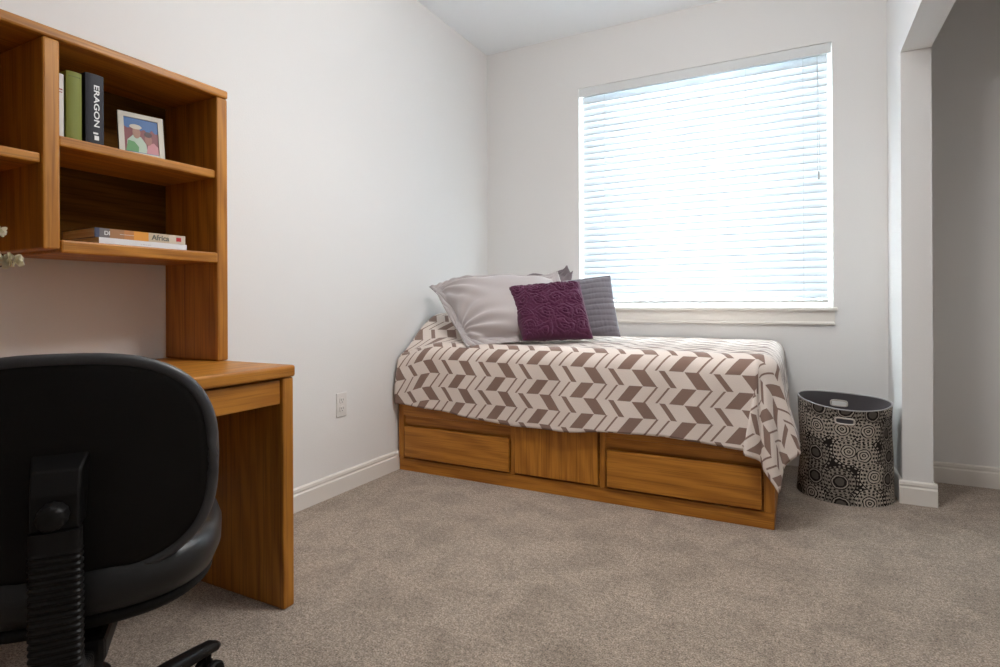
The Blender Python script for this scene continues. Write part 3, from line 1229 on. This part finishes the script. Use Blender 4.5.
def back_loft(secs, N=64):
    """like rbox_loft, but with concentric fans so the faces can curve"""
    bm = bmesh.new()
    rings = []
    def ring(x, hw, hh, nn):
        r = []
        for i in range(N):
            a = 2 * PI * i / N
            ca, sa = math.cos(a), math.sin(a)
            r.append(bm.verts.new((x, math.copysign(abs(ca) ** (2 / nn), ca) * hw, BZ + math.copysign(abs(sa) ** (2 / nn), sa) * hh)))
        return r
    x0, hw, hh, nn = secs[0]
    c0 = bm.verts.new((x0, 0, BZ))
    seq = [ring(x0, hw * k, hh * k, nn) for k in (.2, .4, .6, .8)] + [ring(*s) for s in secs]
    x1, hw1, hh1, nn1 = secs[-1]
    seq += [ring(x1, hw1 * k, hh1 * k, nn1) for k in (.8, .6, .4, .2)]
    c1 = bm.verts.new((x1, 0, BZ))
    for i in range(N):
        j = (i + 1) % N
        bm.faces.new((c0, seq[0][j], seq[0][i]))
        bm.faces.new((c1, seq[-1][i], seq[-1][j]))
        for a, b in zip(seq, seq[1:]):
            bm.faces.new((a[i], a[j], b[j], b[i]))
    return bm


sh = back_loft([(BKX - .002, HWB - .026, HHB - .026, 3.1), (BKX - .001, HWB - .020, HHB - .020, 3.0), (BKX + .004, HWB - .008, HHB - .008, 2.9),
                (BKX + .013, HWB - .001, HHB - .001, 2.8), (BKX + .024, HWB, HHB, 2.8), (BKX + .030, HWB - .006, HHB - .006, 2.8)])
finish('back_shell', curve_back(sh), M_BLKM, CH, smooth=True)
M_RIM_HL = mat('rim_highlight_grey', (0.042, 0.043, 0.047, 1), .38, spec=.5)  # greyer than the shell: the rim's highlight is put into this colour
bm = bmesh.new()
pts = []
for i in range(97):
    a = 2 * PI * i / 96
    ca, sa = math.cos(a), math.sin(a)
    pts.append((BKX + .008, math.copysign(abs(ca) ** (2 / 2.85), ca) * (HWB - .005), BZ + math.copysign(abs(sa) ** (2 / 2.85), sa) * (HHB - .005)))
tube(bm, pts, .0105, 12, False)
finish('rim_highlight', curve_back(bm), M_RIM_HL, CH, smooth=True)
cu_ = back_loft([(BKX + .026, HWB - .012, HHB - .012, 2.8), (BKX + .034, HWB + .001, HHB - .001, 2.7), (BKX + .050, HWB + .006, HHB + .002, 2.6),
                 (BKX + .075, HWB + .002, HHB - .004, 2.6), (BKX + .092, HWB - .016, HHB - .020, 2.6), (BKX + .100, HWB - .05, HHB - .05, 2.5)])
finish('backrest', curve_back(cu_), ml, CH, smooth=True)

# seat cushion


def seat_bm(z0, z1, grow, N=72, dome=.012, front=.0):
    bm = bmesh.new()
    prof = [(.86, z0), (.95, z0 + .006), (1.0, z0 + (z1 - z0) * .35), (1.005, z0 + (z1 - z0) * .6), (.97, z1 - .008), (.90, z1 - .001), (.75, z1 + dome * .3), (.5, z1 - dome * .4), (.25, z1 - dome)]
    rings = []
    cb = bm.verts.new((0, 0, z0))
    ct = bm.verts.new((0, 0, z1 - dome))
    for k, z in [(.4, z0)] + prof:
        r = []
        for i in range(N):
            a = 2 * PI * i / N
            ca, sa = math.cos(a), math.sin(a)
            nn = 2.9
            x = math.copysign(abs(ca) ** (2 / nn), ca) * (.238 + grow) * k
            y = math.copysign(abs(sa) ** (2 / nn), sa) * (.232 + grow) * k
            zz = z + .018 * (x / .235) ** 2 * (1 if x < 0 else -.6) + .028 * abs(y / .248) ** 3 * (1 if k > .7 else k)
            wr_ = .0018 * math.sin(26 * a + 3 * math.sin(5 * a)) * (1 if z > (z0 + z1) / 2 else 0)
            r.append(bm.verts.new((x + .01, y, zz + wr_)))
        rings.append(r)
    for i in range(N):
        j = (i + 1) % N
        bm.faces.new((cb, rings[0][j], rings[0][i]))
        bm.faces.new((ct, rings[-1][i], rings[-1][j]))
        for a, b in zip(rings, rings[1:]):
            bm.faces.new((a[i], a[j], b[j], b[i]))
    return bm


finish('seat', seat_bm(.388, .474, 0), ml, CH, smooth=True)
finish('seat_shell', seat_bm(.362, .400, -.016, dome=.0), M_BLKM, CH, smooth=True)

# rear bar: top bracket, tension knob, ribbed bellows bending under the seat
BXo = BKX - .034
BW = .034
bm = bmesh.new()
# wedge-topped bracket
vsx = [(BKX + .004, BZ + .042), (BXo - .002, BZ + .016), (BXo - .012, BZ - .02), (BXo - .012, BZ - .075), (BKX + .004, BZ - .075)]
w0 = [BW + .006, BW - .002, BW - .002, BW - .002, BW - .002]
la = [bm.verts.new((x, -w, z)) for (x, z), w in zip(vsx, w0)]
lb = [bm.verts.new((x, w, z)) for (x, z), w in zip(vsx, w0)]
bm.faces.new(la)
bm.faces.new(list(reversed(lb)))
for i in range(5):
    j = (i + 1) % 5
    bm.faces.new((la[i], lb[i], lb[j], la[j]))
bmesh.ops.bevel(bm, geom=list(bm.edges), offset=.003, segments=2, profile=.5, affect='EDGES')
finish('bracket', bm, M_BLK, CH)
bm = bmesh.new()
for i, (r, x) in enumerate([(.0, -.040), (.016, -.039), (.0195, -.034), (.021, -.020), (.021, -.006), (.0, -.004)]):
    pass
pf = [(.0, -.034), (.014, -.033), (.0185, -.029), (.020, -.020), (.020, -.002), (0, -.001)]
lathe(bm, pf, 36)
for v in bm.verts:
    r = math.hypot(v.co.x, v.co.y)
    if r > .017:
        a = math.atan2(v.co.y, v.co.x)
        s_ = 1 + .035 * math.cos(12 * a)
        v.co.x *= s_
        v.co.y *= s_
bmesh.ops.transform(bm, matrix=Matrix.Translation((BXo - .010, 0, BZ - .048)) @ Matrix.Rotation(PI / 2, 4, 'Y'), verts=bm.verts)
for v in bm.verts:
    pass
finish('knob', bm, M_BLK, CH, smooth=True, angle=40)
# bellows path in the local xz plane
path = []
n = 120
for k in range(n + 1):
    s = k / n
    if s < .62:
        u = s / .62
        path.append((BXo - .004, BZ - .075 - u * .200))
    else:
        u = (s - .62) / .38
        a = u * PI / 2
        path.append((BXo - .004 + .085 * (1 - math.cos(a)), BZ - .275 - .060 * math.sin(a)))
secs = []
for k, (x, z) in enumerate(path):
    x2, z2 = path[min(k + 1, n)]
    x1, z1_ = path[max(k - 1, 0)]
    d = Vector((x2 - x1, 0, z2 - z1_)).normalized()
    nrm = Vector((d.z, 0, -d.x))
    rib = .0012 * (1 if (k % 4) in (0, 1) else -1) if k > 12 else 0.0
    secs.append(((x, 0, z), (0, 1, 0), tuple(nrm), BW + rib, .016 + rib, 5.0))
bm = rbox_loft(bmesh.new(), secs, steps=28)
finish('bellows', bm, M_BLK, CH, smooth=True, angle=35)
# mechanism under the seat
bm = bmesh.new()
box(bm, -.185, .10, -.05, .05, .305, .353, bev=.010)
finish('tilt_mechanism', bm, M_BLK, CH)
bm = bmesh.new()
lathe(bm, [(0, .10), (.030, .10), (.030, .20), (.026, .205), (.020, .21), (.016, .22), (.016, .32), (0, .32)], 28)
finish('gas_column', bm, M_BLK, CH, smooth=True, angle=30)
bm = bmesh.new()
tube(bm, [(.02, -.05, .345), (.02, -.13, .342), (.02, -.18, .335)], [.005, .005, .006], 10)
finish('height_lever', bm, M_BLK, CH, smooth=True)
# five-star base with casters; one leg points along world +y
rz0 = CH.rotation_euler.z
bm = bmesh.new()
lathe(bm, [(0, .075), (.045, .075), (.050, .09), (.045, .118), (.03, .125), (0, .125)], 32)
finish('base_hub', bm, M_BLK, CH, smooth=True, angle=40)
for k in range(5):
    a = PI / 2 + RD(9) - rz0 + k * 2 * PI / 5
    d = Vector((math.cos(a), math.sin(a), 0))
    sd = Vector((-math.sin(a), math.cos(a), 0))
    secs = []
    for u, hw, hh, z in ((0.03, .028, .020, .100), (.10, .026, .019, .100), (.18, .023, .016, .096), (.26, .021, .013, .088), (.300, .020, .012, .082), (.312, .014, .008, .080)):
        secs.append((tuple(d * u + Vector((0, 0, z))), tuple(sd), (0, 0, 1), hw, hh, 3.0))
    lg = finish('base_leg', rbox_loft(bmesh.new(), secs, steps=24), M_BLK, CH, smooth=True)
    bm = bmesh.new()
    c = d * .288
    for s_ in (-1, 1):
        w = bmesh.new()
        lathe(w, [(0, -.010), (.022, -.010), (.026, -.006), (.026, .006), (.022, .010), (0, .010)], 24)
        bmesh.ops.transform(w, matrix=Matrix.Translation(c + sd * (s_ * .017) + Vector((0, 0, .0265))) @ Matrix.Rotation(a + PI / 2 + PI / 2, 4, 'Z') @ Matrix.Rotation(PI / 2, 4, 'X'), verts=w.verts)
        me_ = bpy.data.meshes.new('tmp')
        w.to_mesh(me_)
        w.free()
        bm.from_mesh(me_)
        bpy.data.meshes.remove(me_)
    tube(bm, [tuple(c + Vector((0, 0, .026))), tuple(c + Vector((0, 0, .075)))], .006, 8)
    finish('caster', bm, M_BLK, lg, smooth=True, angle=35)

# ------------------------------------------------------------------ flowers in a vase, mostly beyond the left edge
VP = Vector((-1.66, 0.50, DZ + .0005))
vs_ = thing('flower_vase', 'vase of small white blossoms at the left edge of the desk', 'vase', VP)
M_CER = mat('cream_ceramic', (.6, .56, .48, 1), .3)
bm = bmesh.new()
lathe(bm, [(0, 0), (.035, 0), (.048, .03), (.05, .07), (.035, .12), (.022, .15), (.028, .17), (.024, .17), (.018, .15), (.03, .12), (.044, .07), (.04, .03), (0, .01)], 36)
finish('vase_body', bm, M_CER, vs_, smooth=True)
fl = thing('flower_bunch', 'white blossoms on thin stems at the left edge, below the hutch', 'flowers', VP)
fl.location.z += .012
M_STEM = mat('brown_stem', (.05, .035, .015, 1), .7)
M_PET = mat('white_petal', (.85, .80, .62, 1), .7)
M_LEAF = mat('dark_leaf', (.035, .03, .010, 1), .6)


def blossom(c, r, seed):
    rd = random.Random(seed)
    bm = bmesh.new()
    for k in range(34):
        z = rd.uniform(-.75, 1)
        a = rd.uniform(0, 2 * PI)
        s = math.sqrt(max(0, 1 - z * z))
        d = Vector((s * math.cos(a), s * math.sin(a), z))
        up = d.cross(Vector((0, 0, 1)))
        if up.length < .1:
            up = Vector((1, 0, 0))
        up.normalize()
        w = d.cross(up)
        tip = Vector(c) + d * r * rd.uniform(.9, 1.15)
        basep = Vector(c) + d * r * .25
        m_ = (tip + basep) / 2 + up * r * .12
        q = [basep, m_ + w * r * .35, tip + w * r * .2, tip + d * r * .08 + up * r * .15, tip - w * r * .2, m_ - w * r * .35]
        f = bm.faces.new([bm.verts.new(p) for p in q])
    r_ = bmesh.ops.solidify(bm, geom=list(bm.faces), thickness=r * .06)
    return bm


tips = [(.060, .143, .276, .021), (.05, .119, .345, .016), (.045, .112, .286, .017), (.02, .06, .36, .015), (-.04, -.03, .33, .016), (.0, -.06, .30, .015), (-.05, .05, .38, .014)]
for k, (x, y, z, r) in enumerate(tips):
    bm = bmesh.new()
    tube(bm, [(x * .05, y * .05, .0), (x * .15, y * .12, .15), (x * .55, y * .5, .15 + (z - .15) * .7), (x, y, z)], .0014, 6)
    st = finish('stem', bm, M_STEM, fl, smooth=True)
    finish('blossom', blossom((x, y, z), r, k), M_PET, st)
for k, (x, y, z) in enumerate([(.05, .125, .222), (.04, .10, .19), (.02, -.05, .22)]):
    bm = bmesh.new()
    p0 = Vector((x * .4, y * .4, z - .03))
    p1 = Vector((x, y, z))
    d = p1 - p0
    s_ = d.cross(Vector((0, 0, 1))).normalized() * .008
    pr_ = [p0, p0 + d * .35 + s_, p0 + d * .7 + s_ * .8, p1, p0 + d * .7 - s_ * .8, p0 + d * .35 - s_]
    bm.faces.new([bm.verts.new(p) for p in pr_])
    bmesh.ops.solidify(bm, geom=list(bm.faces), thickness=.0008)
    finish('leaf', bm, M_LEAF, fl)

# ------------------------------------------------------------------ fill lamp added above the camera's view to brighten the room
lp = thing('fill_lamp', 'added pendant fill lamp, out of view, brightening the room', 'fill lamp', (-.48, 1.70, H))
bm = bmesh.new()
lathe(bm, [(0, 0), (.07, 0), (.07, -.02), (.012, -.03), (.012, -.50), (0, -.50)], 40)
finish('fill_lamp_base', bm, M_TRIM, lp, smooth=True, angle=30)
me_l = mat('fill_lamp_glass', (.9, .85, .8, 1), .4)
pb = me_l.node_tree.nodes['Principled BSDF']
pb.inputs['Emission Color'].default_value = FILL_COL
pb.inputs['Emission Strength'].default_value = FILL_STRENGTH
bm = bmesh.new()
lathe(bm, [(0, -.501), (.10, -.505), (.17, -.525), (.20, -.555), (.17, -.585), (.10, -.605), (0, -.61)], 40)
finish('fill_lamp_bowl', bm, me_l, lp, smooth=True)
